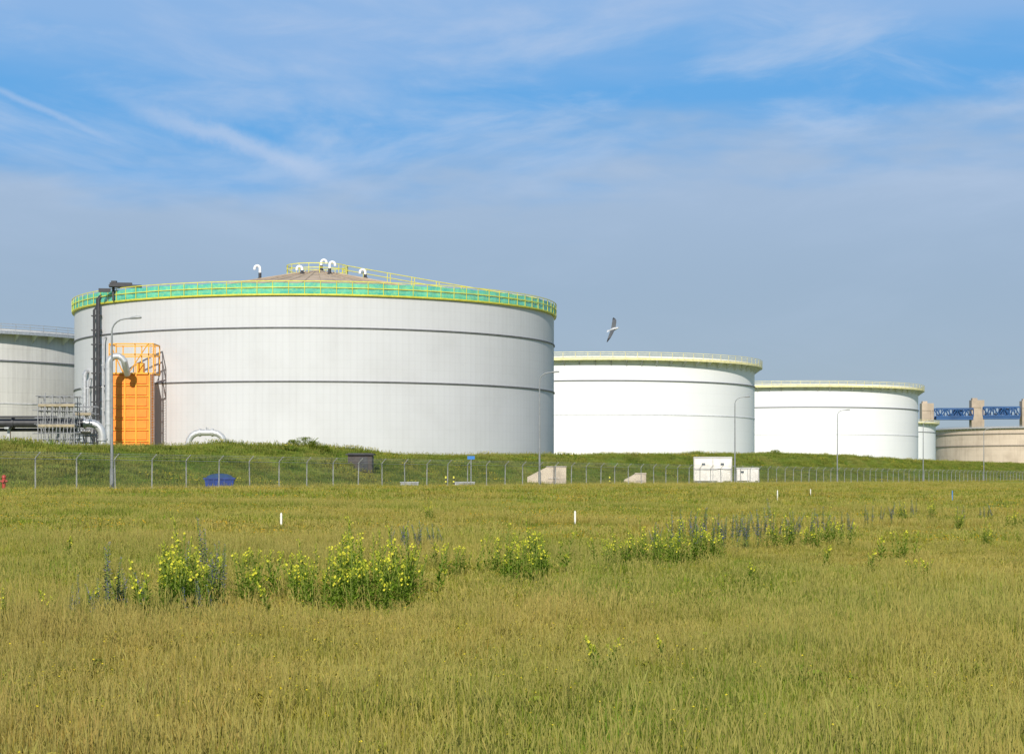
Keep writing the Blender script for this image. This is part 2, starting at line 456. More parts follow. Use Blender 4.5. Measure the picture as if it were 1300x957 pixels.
def bugloss(idx, ns, spread, h0, h1):
    root = empty('viper_bugloss', (0, 0, 0), "tall dark blue flower spikes of viper's bugloss in the grass", 'plant', 'flowering plants in the meadow')
    fo = MB()
    for i in range(ns):
        fl = MB()
        a = random.uniform(0, 6.28); r = spread*sqrt(random.random()); h = random.uniform(h0, h1)
        bxx, byy = r*cos(a), r*sin(a); lx, ly = random.gauss(0, .06), random.gauss(0, .06)
        fo.tube([(bxx+lx*k*k, byy+ly*k*k, h*k-.03) for k in (0, .5, 1)], .008, 4, 1, cap=False)
        for j in range(40):
            k = .04+.7*j/40; aa = j*2.4
            leaf(fo, (bxx+lx*k*k, byy+ly*k*k, h*k), (cos(aa), sin(aa), .6), .12*(1-k)+.02, .011, 0, .3)
        nf = 85
        for j in range(nf):
            k = .38+.62*j/nf; aa = j*2.4; q = (.036*(1.12-k)+.010)*random.uniform(.4, 1.5)
            c = Vector((bxx+lx*k*k, byy+ly*k*k, h*k)); d = Vector((cos(aa), sin(aa), .45)); s = Vector((-sin(aa), cos(aa), 0))
            fl.quad([c, c+d*q+s*q*.35+Vector((0, 0, .004)), c+d*q*1.5, c+d*q-s*q*.35], 0 if random.random() < .72 else 1)
        fl.obj('flower_spike', [M_blu, M_gl], root, smooth=False)
    fo.obj('foliage', [M_gl, M_stem], root, smooth=False)
    return root
srcP = [primrose(0, 10, .34, .5, 1.05), primrose(1, 14, .50, .45, 1.15), primrose(2, 8, .30, .4, .9), primrose(3, 3, .10, .35, .6)]
srcB = [bugloss(0, 3, .20, .6, 1.0), bugloss(1, 1, .03, .9, 1.1), bugloss(2, 4, .32, .4, .9)]
used = set()
def plant(kind, b, e, sc=1.0, jit=True):
    Y = CH*F/(e-604.0); x = bx(b, Y)
    src = kind
    loc = (x, Y, height(x, Y)-.02)
    if src.name not in used:
        used.add(src.name); src.location = loc; src.rotation_euler[2] = random.uniform(0, 6.28); src.scale = (sc,)*3
        return
    clone(src, src.name.split('.')[0], loc, random.uniform(0, 6.28), sc)
P, B = srcP, srcB
for b, e, k, s in ((400,770,1,.85),(425,774,1,1.0),(450,764,0,1.15),(452,780,1,.9),(478,774,1,1.0),(500,768,0,1.05),(515,760,0,1.0),(530,757,2,1.1),(385,762,0,.85),(368,758,2,.9),(340,757,2,1.0),(322,762,2,1.0),(310,770,3,1.1),(438,758,0,1.05),(488,754,1,.95),(468,748,2,1.1)):
    plant(P[k], b, e, s)
for b, e, k, s in ((215,778,1,.9),(232,780,0,1.0),(248,775,2,1.0),(198,784,2,1.0),(264,770,2,1.0),(182,790,3,1.2),(228,762,0,1.1),(65,800,3,.9),(110,790,3,.9),(4,806,0,.6),(345,785,3,.9),(160,785,3,1.1),(240,768,1,.9)):
    plant(P[k], b, e, s)
for b, e, k, s in ((136,788,1,1.0),(140,790,1,.95),(146,786,1,.8),(161,790,1,.7),(97,790,1,.6),(257,752,1,1.15),(260,756,1,1.0),(268,772,0,.8),(278,764,1,.85),(104,795,2,.6),(248,786,2,.6),(272,756,0,.85),(166,786,2,.7),(131,792,0,.6),(237,770,1,.9)):
    plant(B[k], b, e, s)
for b, e, k, s in ((643,735,0,.9),(662,740,1,.8),(684,733,1,.8),(702,730,2,1.1),(630,730,2,.9),(565,735,2,.75),(592,733,2,.7),(545,727,3,1.0),(672,726,0,.95)):
    plant(P[k], b, e, s)
for b, e, k, s in ((522,706,2,.9),(540,704,2,.8),(505,708,2,.8),(520,716,1,.8),(550,700,2,.7)):
    plant(B[k], b, e, s)
for b, e, k, s in ((780,723,0,.8),(799,721,0,.85),(815,718,0,.9),(837,720,1,.8),(860,718,1,.9),(882,716,0,1.05),(850,712,1,.9),(768,718,2,.8),(905,712,0,.85),(1005,697,0,.9),(1030,698,1,.8),(1050,694,0,.95),(1068,697,2,.9),(985,699,0,.85)):
    plant(P[k], b, e, s)
for b, e, k, s in ((828,710,0,.85),(842,708,2,.9),(855,704,1,1.0),(872,706,2,.95),(888,704,0,.9),(902,703,2,.95),(917,702,0,.85),(931,701,2,1.0),(945,700,0,.9),(958,698,2,.95),(972,696,0,1.0),(979,694,1,1.2),(992,695,2,.9),(1010,690,0,.9),(1025,690,2,.95),(1040,688,0,1.0),(1060,687,2,.9),(1080,686,0,.8),(937,709,1,.9),(865,698,0,1.0),(898,696,2,1.1),(950,692,2,1.0)):
    plant(B[k], b, e, s)
for b, e, k, s in ((1125,715,3,1.1),(1147,712,2,.9),(1108,730,3,.9),(1180,742,3,.8),(1165,745,2,.6),(1250,695,0,.7),(1218,672,0,.8),(1290,672,1,.8),(1185,662,0,.9),(1145,664,1,.8),(768,872,3,.8),(777,862,3,.7),(850,842,3,.6),(545,668,0,.8),(80,718,3,1.0),(950,745,3,.8),(1050,720,3,.9)):
    plant(P[k], b, e, s)
for b, e, k, s in ((1140,664,2,.95),(1160,662,0,.9),(1125,670,2,.85),(1100,674,0,.9),(1222,670,0,.8),(1250,664,2,.9)):
    plant(B[k], b, e, s)

# ------------------------------------------------------------------ tanks
M_yrail = simple('yellow_rail_paint', (0.76, 0.71, 0.08), .5, 0, .12)
M_ypale = simple('pale_yellow_rail_paint', (0.82, 0.74, 0.38), .5, 0, .15)
M_white = simple('white_paint', (0.80, 0.80, 0.79), .5, 0, .06)
M_dark = simple('dark_steel', (0.045, 0.045, 0.05), .55, .2)
M_galv = simple('galvanised_steel', (0.50, 0.51, 0.52), .42, .4, .15, 3)
M_ring = simple('stiffener_ring_paint', (0.13, 0.13, 0.135), .6, 0, .2)
M_roof = simple('weathered_roof_plate', (0.47, 0.36, 0.25), .8, 0, .25, .4, col2=(0.34, 0.27, 0.19))
M_plat = simple('roof_grey', (0.36, 0.36, 0.35), .8)
def railing(mb, R, z, hgt, step, rr, rails=(1.0, .55), mi=0, a0=0.0, a1=2*pi, kick=.14):
    n = max(8, int(R*(a1-a0)/step))
    for i in range(n+1):
        t = a0+(a1-a0)*i/n
        mb.tube([(R*cos(t), R*sin(t), z), (R*cos(t), R*sin(t), z+hgt)], rr, 4, mi, cap=False)
    for k in rails:
        zz = z+hgt*k
        mb.lathe([(R-rr, zz-rr), (R+rr, zz-rr), (R+rr, zz+rr), (R-rr, zz+rr)], 192, mi, True, a0, a1)
    if kick: mb.lathe([(R-.03, z-.02), (R+.03, z-.02), (R+.03, z+kick), (R-.03, z+kick)], 192, mi, True, a0, a1)
def stiff(root, R, z, mat, d=.3, h=.22):
    mb = MB(); mb.lathe([(R-.05, z-h/2), (R+d, z-h/2), (R+d, z+h/2), (R-.05, z+h/2)], 192, 0, True)
    mb.obj('stiffening_ring', mat, root)
TOP = 25.78
M_gring = simple('ring_grey', (0.16, 0.165, 0.18), .6, 0, .15)
M_gring2 = simple('weld_grey', (0.62, 0.62, 0.63), .6, 0, .15)
M_tring = simple('ring_tan', (0.26, 0.215, 0.17), .7, 0, .15)
def tank(x, y, R, top, wmat, label, style, rings, railmat, base=1.0, ringmats=None):
    root = empty('storage_tank', (x, y, base), label, 'storage tank', 'oil storage tanks')
    H = top-base
    mb = MB(); mb.lathe([(R, 0), (R, H), (R-.25, H), (R-.25, H-5)], 192)
    mb.obj('tank_wall', wmat, root)
    for i, z in enumerate(rings):
        if style == 'fixed': stiff(root, R, z-base, M_ring, .14, .17)
        elif ringmats: stiff(root, R, z-base, ringmats, .5, .7)
        else: stiff(root, R, z-base, M_gring if i == 0 else M_gring2, .2 if i == 0 else .08, .22 if i == 0 else .18)
    if style == 'float':
        mb = MB(); mb.lathe([(0.01, H-3.6), (R*.85, H-4.0), (R-.25, H-3.2)], 96); mb.obj('floating_roof', M_plat, root)
        W = 1.7
        mb = MB(); mb.lathe([(R-.02, H-.75), (R+W, H-.75), (R+W, H-.55), (R-.02, H-.55)], 192, 0, True)
        mb.lathe([(R+W-.02, H-.9), (R+W+.08, H-.9), (R+W+.08, H-.48), (R+W-.02, H-.48)], 192, 1, True)
        n = int(2*pi*R/3.2)
        for i in range(n):
            t = 2*pi*i/n; c, s = cos(t), sin(t); q = .06
            A = [(R, -.78), (R+W*.92, -.78), (R+W*.9, -1.0), (R, -2.1)]
            for sg in (1, -1):
                pl = [(r*c-sg*q*s, r*s+sg*q*c, H+z) for r, z in A]
                mb.quad(pl if sg < 0 else pl[::-1], 0)
        mb.obj('walkway', [M_white, railmat], root)
        mb = MB(); railing(mb, R+W, H-.5, 1.25, 2.6, .055, rails=(1.0, .66, .33)); mb.obj('railing', railmat, root)
    return root, H
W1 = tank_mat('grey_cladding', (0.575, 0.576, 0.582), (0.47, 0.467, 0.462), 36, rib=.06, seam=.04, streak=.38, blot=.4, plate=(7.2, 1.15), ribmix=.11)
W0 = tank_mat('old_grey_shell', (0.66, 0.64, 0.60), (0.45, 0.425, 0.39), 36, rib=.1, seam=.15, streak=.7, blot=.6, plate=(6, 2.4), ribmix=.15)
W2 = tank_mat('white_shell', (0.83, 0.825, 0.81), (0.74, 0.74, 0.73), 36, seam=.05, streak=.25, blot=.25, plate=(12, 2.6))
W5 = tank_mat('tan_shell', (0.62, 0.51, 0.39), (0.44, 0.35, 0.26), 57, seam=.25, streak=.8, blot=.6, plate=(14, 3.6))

# the large roofed tank
R = 35.85; TX, TY = -29.5, 280.6
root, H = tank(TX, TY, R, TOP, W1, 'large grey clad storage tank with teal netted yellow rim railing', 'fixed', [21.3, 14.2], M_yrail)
def dome(r): return H+.15+7.0*(1-min(r, R)/R)**1.05
mb = MB(); mb.lathe([(r, dome(r)) for r in (.01, .6, 2, 5, 9, 14, 20, 26, 31, 35.8)], 160)
for i in range(48):
    t = 2*pi*i/48
    mb.tube([(r*cos(t), r*sin(t), dome(r)+.03) for r in (3, 12, 22, 35)], .07, 4, 0, cap=False)
mb.obj('tank_roof', M_roof, root)
mb = MB(); mb.lathe([(R-.02, H-.22), (R+.34, H-.22), (R+.34, H-.12), (R-.02, H-.12)], 192, 0, True); mb.obj('walkway', M_yrail, root)
net, T, p, out = newmat('teal_netting')
g = T.n('ShaderNodeTexCoord').outputs['Object']; sp = T.n('ShaderNodeSeparateXYZ'); T.l(g, sp.inputs[0])
ang = T.math('MULTIPLY', T.math('ARCTAN2', sp.outputs[1], sp.outputs[0]), R)
cb = T.n('ShaderNodeCombineXYZ'); T.l(ang, cb.inputs[0]); T.l(sp.outputs[2], cb.inputs[1])
f = T.noise(cb.outputs[0], .35, 5, .7); f2 = T.noise(cb.outputs[0], 2.5, 3)
c = T.mix(T.ss(f, .35, .65), (0.03, 0.42, 0.32), (0.10, 0.58, 0.36)); c = T.mix(T.math('MULTIPLY', T.ss(f2, .45, .7), .55), c, (0.32, 0.62, 0.18))
T.l(c, p.inputs['Base Color']); p.inputs['Roughness'].default_value = .7
tr = T.n('ShaderNodeBsdfTransparent'); mx = T.n('ShaderNodeMixShader'); T.val(mx.inputs[0], T.math('ADD', .65, T.math('MULTIPLY', f2, .35)))
T.l(tr.outputs[0], mx.inputs[1]); T.l(p.outputs[0], mx.inputs[2]); T.l(mx.outputs[0], out.inputs[0])
mb = MB(); n = 360
for i in range(n):
    t0, t1 = 2*pi*i/n, 2*pi*(i+1)/n
    r0 = R+.24+.05*sin(i*1.7); r1 = R+.24+.05*sin((i+1)*1.7)
    mb.quad([(r0*cos(t0), r0*sin(t0), H-.05), (r1*cos(t1), r1*sin(t1), H-.05), (r1*cos(t1), r1*sin(t1), H+1.42+.04*sin(i*.9)), (r0*cos(t0), r0*sin(t0), H+1.42+.04*sin(i*.9))])
mb.obj('safety_netting', net, root)
mb = MB(); railing(mb, R+.36, H-.1, 1.75, 2.1, .045, rails=(1.0, .52), kick=.08); mb.obj('railing', M_yrail, root)
mb = MB()
railing(mb, 4.6, dome(4.6), 1.45, 1.6, .05, kick=0)
a = radians(-22)
for off in (-.5, .5):
    pth = []
    for r in (4.6, 8, 12, 16, 20, 24, 28, 32, 35.5):
        px_, py_ = r*cos(a)-off*sin(a), r*sin(a)+off*cos(a)
        pth.append((px_, py_, dome(r)))
        mb.tube([(px_, py_, dome(r)), (px_, py_, dome(r)+1.4)], .05, 4, 0, cap=False)
    for hh in (.7, 1.4): mb.tube([(q[0], q[1], q[2]+hh) for q in pth], .05, 4)
mb.obj('roof_handrail', M_yrail, root)
def vent(x, y, z, h, r, w, d=1):
    mb = MB(); pth = [(0, 0, 0), (0, 0, h-w/2)]
    for i in range(1, 9):
        t = pi*i/8; pth.append((d*(w/2-w/2*cos(t)), 0, h-w/2+w/2*sin(t)))
    pth.append((d*w, 0, h-w/2-.2))
    mb.tube(pth, r, 12, 0); mb.lathe([(r+.16, 0), (r+.16, .25), (r, .3)], 16, 1)
    mb.tube([(0, 0, .2), (0, 0, h*.5)], r*1.12, 12, 1)
    mb.obj('roof_vent', [M_white, M_dark], root, loc=(x, y, z))
for b, hh, d in ((327, 1.6, -1), (402, 1.2, 1), (418, 1.4, 1), (383, .7, -1), (462, .9, -1)):
    lx = bx(b, 274)-TX; ly = -6.0 if abs(lx) < 7 else -4.0
    if b == 402: ly = 0
    vent(lx, ly, dome(sqrt(lx*lx+ly*ly))-.1, hh+.5, .20, .8, d)
mb = MB(); mb2 = MB()
def shellpt(b, off=.7):
    k = (b-650)/F; A = 1+k*k; Bq = -2*(k*TX+TY); Cq = TX*TX+TY*TY-(R+off)**2
    Y = (-Bq-sqrt(Bq*Bq-4*A*Cq))/(2*A); return k*Y-TX, Y-TY
for b, r, zt in ((119.5, .18, 23.8), (124.5, .30, 25.2)):
    x_, y_ = shellpt(b)
    mb.tube([(x_, y_, 4), (x_, y_, zt), (x_+.4, y_+.5, zt+.6), (x_+1.5, y_+1.6, zt+.8)], r, 8)
    for z in range(5, 25, 2): mb.box((x_, y_+.2, z), (.8, .8, .14), 0)
mb.obj('riser_pipe', M_dark, root)
for b, r, zt in ((107, .32, 15.0), (111.5, .16, 14.0), (130.5, .14, 19.5)):
    x_, y_ = shellpt(b, .8); mb2.tube([(x_, y_, 3), (x_, y_, zt), (x_+.15, y_+.3, zt+.35), (x_+.6, y_+1.2, zt+.5)], r, 8)
    for z in range(4, int(zt), 3): mb2.box((x_, y_+.2, z), (r*3, .7, .12), 0)
mb2.obj('drain_pipe', M_galv, root)
mb = MB(); x_, y_ = shellpt(158, 0)
mb.box((x_, y_+.6, H+1.95), (4.4, 1.6, .28), .15); mb.box((x_-.6, y_+.6, H+2.25), (3.0, 1.1, .3), .15); mb.box((x_-1.7, y_+.9, H+.95), (.25, .6, 1.9)); mb.box((x_+1.5, y_+.3, H+.95), (.25, .6, 1.9)); mb.box((x_-2.9, y_+.8, H+1.4), (1.6, .5, .5), .15)
mb.box((x_-1.5, y_+.4, H+2.5), (.7, .7, .3))
mb.obj('rim_platform', M_dark, root, smooth=False)

tank(-106.8, 331.2, 36, TOP, W0, 'weathered grey storage tank beside the large clad tank', 'float', [20.6, 13.6], M_galv)
tank(19.0, 422.0, 36, TOP+.9, W2, 'white storage tank with pale yellow walkway railing', 'float', [21.6, 14.5], M_ypale)
tank(81.4, 538.8, 36, TOP+.9, W2, 'white storage tank with yellow rim standing farther off', 'float', [20.4, 13.0], M_ypale)
tank(160.8, 864.0, 36, TOP+.6, W2, 'distant white storage tank partly hidden by another', 'float', [21.6], M_ypale)
YW = 1300.0
tank(bx(1327, YW), YW, 76, bz(541, YW-76), W5, 'distant wide tan coloured storage tank with grey rim', 'float', [30, 22], M_galv, ringmats=M_tring)

# ------------------------------------------------------------------ lift bridge far away
M_conc = simple('concrete', (0.62, 0.52, 0.39), .85, 0, .2, .6)
M_conc2 = simple('bridge_concrete', (0.46, 0.37, 0.28), .85, 0, .2, .05)
M_blue = simple('bridge_blue', (0.025, 0.09, 0.24), .5, 0, .15, .1)
YB = 1600.0
lb = empty('lift_bridge', (bx(1240, YB), YB, 0), 'distant blue truss lift bridge with concrete towers', 'bridge')
x0 = bx(1240, YB)
for b0, b1, e in ((1169, 1184, 512), (1232, 1248, 508), (1296, 1313, 509)):
    mb = MB(); w = bx(b1, YB)-bx(b0, YB); h = bz(e, YB); c = (bx(b0, YB)+bx(b1, YB))/2-x0
    mb.box((c, 0, h/2), (w, 9, h)); mb.box((c-w*.2, 0, h+.9), (w*.4, 5, 1.8)); mb.box((c+w*.28, -4.8, h/2-2), (w*.1, .8, h-8)); mb.box((c, -4.7, h-6), (w*.96, .5, .8))
    mb.obj('tower', M_conc2, lb, smooth=False)
for b0, b1, e0, e1 in ((1190, 1231, 519, 529), (1249, 1290, 517, 528)):
    mb = MB(); za, zb = bz(e1, YB), bz(e0, YB); xa, xb = bx(b0, YB)-x0-2, bx(b1, YB)-x0+2
    for yy in (-5, 5):
        for z in (za, zb): mb.box(((xa+xb)/2, yy, z), (xb-xa, 1, 1.3))
        n = 7
        for i in range(n+1):
            x = xa+(xb-xa)*i/n; mb.tube([(x, yy, za), (x, yy, zb)], .4, 4)
            if i < n:
                x2 = xa+(xb-xa)*(i+1)/n
                mb.tube([(x, yy, za if i % 2 else zb), (x2, yy, zb if i % 2 else za)], .45, 4)
    mb.box(((xa+xb)/2, 0, za-1.6), (xb-xa, 10, 2.2)); mb.box(((xa+xb)/2+4, 0, (za+zb)/2), ((xb-xa)*.25, 5, (zb-za)*.7))
    mb.obj('truss_span', M_blue, lb, smooth=False)

# ------------------------------------------------------------------ road
M_road = simple('asphalt', (0.17, 0.165, 0.155), .9, 0, .2, .8)
mb = MB(); ts = list(range(-60, 561, 10))
for a_, b_ in zip(ts, ts[1:]):
    q = []
    for s_, t_ in ((2.2, a_), (5.4, a_), (5.4, b_), (2.2, b_)):
        x, y = xy(s_, t_); q.append((x, y, height(x, y)+.06))
    mb.quad(q[::-1])
rd = mb.obj('road', M_road, smooth=False); rd['kind'] = 'structure'

# ------------------------------------------------------------------ fence
fx, fy = xy(0, 0)
fence = empty('perimeter_fence', (fx, fy, height(fx, fy)), 'long chain link security fence with angled barbed wire arms', 'fence')
FO = Vector((fx, fy, height(fx, fy)))
M_post = simple('fence_post_paint', (0.40, 0.40, 0.37), .7, .1, .2, 2)
rzf = atan2(DV.y, DV.x)
mb = MB(); mb.tube([(0, 0, -.3), (0, 0, 2.2)], .052, 6)
mb.tube([(0, 0, 2.2), (0, -.42, 2.62)], .04, 6); mb.box((0, 0, .05), (.3, .3, .25))
pm = None; step = 4.4; N = 100
for i in range(N):
    t = -14+i*step; x, y = xy(0, t); loc = Vector((x, y, height(x, y)))-FO
    if pm is None:
        o = mb.obj('fence_post', M_post, fence, loc=loc, rz=rzf); pm = o
    else:
        o = pm.copy(); COL.objects.link(o); o.parent = fence; o.location = loc
    o.rotation_euler = (random.gauss(0, .012), random.gauss(0, .016), rzf)
cl, T, p, out = newmat('chain_link')
g = T.n('ShaderNodeTexCoord').outputs['UV']; sp = T.n('ShaderNodeSeparateXYZ'); T.l(g, sp.inputs[0])
def lines_(expr): return T.math('LESS_THAN', T.math('FRACT', expr), .11)
u = T.math('MULTIPLY', sp.outputs[0], 12.0); v = T.math('MULTIPLY', sp.outputs[1], 12.0)
fac = T.math('MAXIMUM', lines_(T.math('ADD', u, v)), lines_(T.math('ADD', T.math('SUBTRACT', u, v), 5000.0)))
p.inputs['Base Color'].default_value = (0.15, 0.17, 0.14, 1); p.inputs['Metallic'].default_value = .2; p.inputs['Roughness'].default_value = .6
tr = T.n('ShaderNodeBsdfTransparent'); mx = T.n('ShaderNodeMixShader'); T.l(fac, mx.inputs[0])
T.l(tr.outputs[0], mx.inputs[1]); T.l(p.outputs[0], mx.inputs[2]); T.l(mx.outputs[0], out.inputs[0])
mb = MB(); uvs = []
for i in range(N-1):
    ta, tb = -14+i*step, -14+(i+1)*step
    (xa, ya), (xb, yb) = xy(-.05, ta), xy(-.05, tb); za, zb = height(xa, ya), height(xb, yb)
    mb.quad([Vector((xa, ya, za+.05))-FO, Vector((xb, yb, zb+.05))-FO, Vector((xb, yb, zb+2.15))-FO, Vector((xa, ya, za+2.15))-FO])
    uvs += [(ta, 0), (tb, 0), (tb, 2.1), (ta, 2.1)]
o = mb.obj('wire_mesh', cl, fence, smooth=False)
ul = o.data.uv_layers.new(name='UVMap')
for i, q in enumerate(uvs): ul.data[i].uv = q
mb = MB()
for off, z, r in ((-.05, 2.17, .022), (-.05, .12, .015), (-.16, 2.36, .012), (-.28, 2.48, .012), (-.40, 2.6, .012)):
    pth = []
    for i in range(N):
        x, y = xy(off, -14+i*step); pth.append(Vector((x, y, height(x, y)+z))-FO)
    mb.tube(pth, r, 3)
mb.obj('barbed_wire', M_post, fence)

# ------------------------------------------------------------------ street lamps
M_lamp = simple('lamp_grey', (0.30, 0.31, 0.31), .5, .4, .15)
def lamp_build():
    r = empty('street_lamp', (0, 0, 0), 'tall grey street lamp with curved arm beside the fence', 'street lamp', 'street lamps along the fence')
    mb = MB(); mb.tube([(0, 0, -.2), (0, 0, 1.5), (0, 0, 1.55), (0, 0, 11.6)], .1, 10, 0, radii=[.16, .15, .11, .07])
    pth = [(0, 0, 11.5)]+[(1.0-cos(t)*1.0, 0, 11.5+sin(t)*.95) for t in (.3, .6, .9, 1.2, 1.45)]+[(1.35, 0, 12.5)]
    mb.tube(pth, .055, 8); mb.obj('lamp_pole', M_lamp, r)
    mb = MB(); mb.tube([(1.25, 0, 12.48), (1.5, 0, 12.52), (1.8, 0, 12.55), (2.1, 0, 12.55), (2.2, 0, 12.54)], .1, 8, 0, radii=[.05, .09, .11, .09, .03])
    mb.obj('lamp_head', M_lamp, r)
    return r
lamps = lamp_build()
bl = [142, 685, 933, 1063, 1172, 1249]
for i, b in enumerate(bl):
    k = (b-650)/F; den = NV.x*k+NV.y; Y = (1.0+P0.dot(NV))/den; x = k*Y
    loc = (x, Y, height(x, Y)); rz = radians(-4) if i else radians(-2)
    if i == 0: lamps.location = loc; lamps.rotation_euler[2] = rz
    else: clone(lamps, 'street_lamp', loc, rz)

# ------------------------------------------------------------------ orange unit, pipes, scaffold
M_or = simple('orange_paint', (0.88, 0.26, 0.012), .5, 0, .1, .8)
M_or2 = simple('yellow_orange_paint', (0.85, 0.38, 0.02), .5, 0, .1)
M_sil = simple('silver_cladding', (0.54, 0.54, 0.535), .38, .35, .1, 2)
Yo = 246.0; ox = bx(170, Yo); oz = height(ox, Yo)-.1
ou = empty('vapour_treatment_unit', (ox, Yo, oz), 'bright orange boxed process unit with cage frame on top', 'industrial unit')
zt = bz(476, Yo)-oz; w = 5.0
mb = MB(); mb.box((0, 0, zt/2), (w-.3, 4.0, zt))
nrow = 8
for i in range(nrow):
    z = zt*(i+.5)/nrow
    for cx_, cw in ((-1.45, 1.3), (0.0, 1.3), (1.45, 1.3)):
        mb.box((cx_, -2.05, z), (cw, .16, zt/nrow*.70))
mb.obj('housing', M_or, ou, smooth=False)
mb = MB()
ztop = bz(438, Yo)-oz
for i in range(nrow+1): mb.box((0, -2.1, max(.1, zt*i/nrow)), (w, .14, .12))
for cx_ in (-w/2, -.73, .73, w/2): mb.box((cx_, -2.1, zt/2), (.16, .30, zt))
for cx_ in (-w/2-.3, -w/2+.6, 0.6, w/2-.1, w/2+.5):
    for cy in (-2.2, 2.2): mb.box((cx_, cy, (zt+ztop)/2), (.14, .14, ztop-zt))
for z in (ztop, zt+.1, (zt+ztop)/2+.6):
    for cy in (-2.2, 2.2): mb.box((.1, cy, z), (w+.8, .14, .18))
    for cx_ in (-w/2-.3, w/2+.5): mb.box((cx_, 0, z), (.14, 4.4, .18))
mb.tube([(-.2, -2.2, zt+.2), (w/2-.2, -2.2, ztop)], .07, 4); mb.tube([(-w/2-.2, -2.2, ztop), (-1, -2.2, zt+.2)], .07, 4)
mb.box((.9, 0, zt+.8), (.9, 1.2, 1.6))
mb.obj('cage_frame', M_or2, ou, smooth=False)
mb = MB()
for cx_ in (w/2+.15, w/2+.55): mb.tube([(cx_, -2.0, 0), (cx_, -2.0, ztop)], .04, 4)
for i in range(int(ztop/.35)): mb.tube([(w/2+.15, -2.0, i*.35), (w/2+.55, -2.0, i*.35)], .02, 4)
mb.obj('ladder', M_galv, ou)
def flange(mb, p, d, r, mi=0):
    p = Vector(p); d = Vector(d).normalized(); mb.tube([p-d*.12, p+d*.12], r, 14, mi)
YR = 240.0
px = bx(138, YR); gz = height(px, YR)
pr = empty('riser_pipe_bend', (px, YR, gz), 'silver clad pipe rising and bending into the orange unit', 'pipe')
mb = MB(); ht = bz(452, YR)-gz; q = 1.05
pth = [(0, 0, -.2), (0, 0, ht-q)]+[(q-q*cos(t), 0, ht-q+q*sin(t)) for t in (.3, .6, .9, 1.25, pi/2, 1.9, 2.3, 2.7)]+[(2*q-.05, .8, ht-q-.4), (2*q-.05, 1.8, ht-q-1.2)]
mb.tube(pth, .42, 18)
for z in (2, 5, 8.2): flange(mb, (0, 0, z), (0, 0, 1), .5)
mb.obj('pipe', M_sil, pr)
mb = MB(); mb.box((.0, .85, 4), (.25, .25, 8)); mb.box((0, .5, 6.5), (.9, .5, .15)); mb.obj('pipe_support', M_dark, pr, smooth=False)
Yp = 224.0; zc = bz(537, Yp); x1 = bx(106, Yp)
gp = empty('feed_pipeline', (x1, Yp, height(x1, Yp)), 'thick black pipeline ending in a silver elbow', 'pipe')
g0 = height(x1, Yp); zl = zc-g0
mb = MB(); mb.tube([(-26, 0, zl), (0, 0, zl)], .55, 14); mb.tube([(-26, -.9, zl+.7), (-3, -.9, zl+.7)], .14, 8); mb.tube([(-26, .6, zl-.8), (-1, .6, zl-.8)], .2, 8)
for i in range(5): flange(mb, (-25+i*5.5, 0, zl), (1, 0, 0), .68)
mb.obj('pipe', M_dark, gp)
mb = MB(); pth = [(0, 0, zl), (.8, 0, zl)]+[(.8+1.5*sin(t), 0, zl-1.5+1.5*cos(t)) for t in (.3, .6, .9, 1.2, pi/2)]+[(2.3, 0, -.2)]
mb.tube(pth, .5, 16); flange(mb, (.2, 0, zl), (1, 0, 0), .66); flange(mb, (2.3, 0, zl-2), (0, 0, 1), .64); mb.obj('elbow', M_sil, gp)
mb = MB()
for i in range(4): mb.box((-3-6*i, 0, (zl-.5)/2), (.3, .6, zl-.5)); mb.box((-3-6*i, 0, zl-.62), (.5, 2.4, .2))
mb.obj('pipe_support', M_galv, gp, smooth=False)
Ya = 240.0; xa = bx(262, Ya); ga = height(xa, Ya)
ap = empty('arched_pipe', (xa, Ya, ga), 'silver clad arched pipe crossing in front of the tank', 'pipe')
zt2 = bz(549, Ya)-ga
mb = MB(); hw = 2.35
pth = [(-hw, 0, -.3), (-hw, 0, zt2-1.5)]+[(-hw+1.5-1.5*cos(t), 0, zt2-1.5+1.5*sin(t)) for t in (.4, .8, 1.2, pi/2)]+[(hw-1.5+1.5*sin(t), 0, zt2-1.5+1.5*cos(t)) for t in (0.001, .4, .8, 1.2, pi/2)]+[(hw, 0, -.3)]
mb.tube(pth, .42, 16)
for d in (-.8, .8): flange(mb, (d, 0, zt2), (1, 0, 0), .54)
mb.box((0, .2, zt2+.5), (.4, .3, .2)); mb.tube([(0, 0, zt2+.3), (0, 0, zt2+.7)], .1, 6)
mb.obj('pipe', M_sil, ap)
M_board = simple('scaffold_board', (0.36, 0.30, 0.20), .8)
M_sc = simple('scaffold_tube', (0.30, 0.30, 0.31), .5, .3, .2, 3)
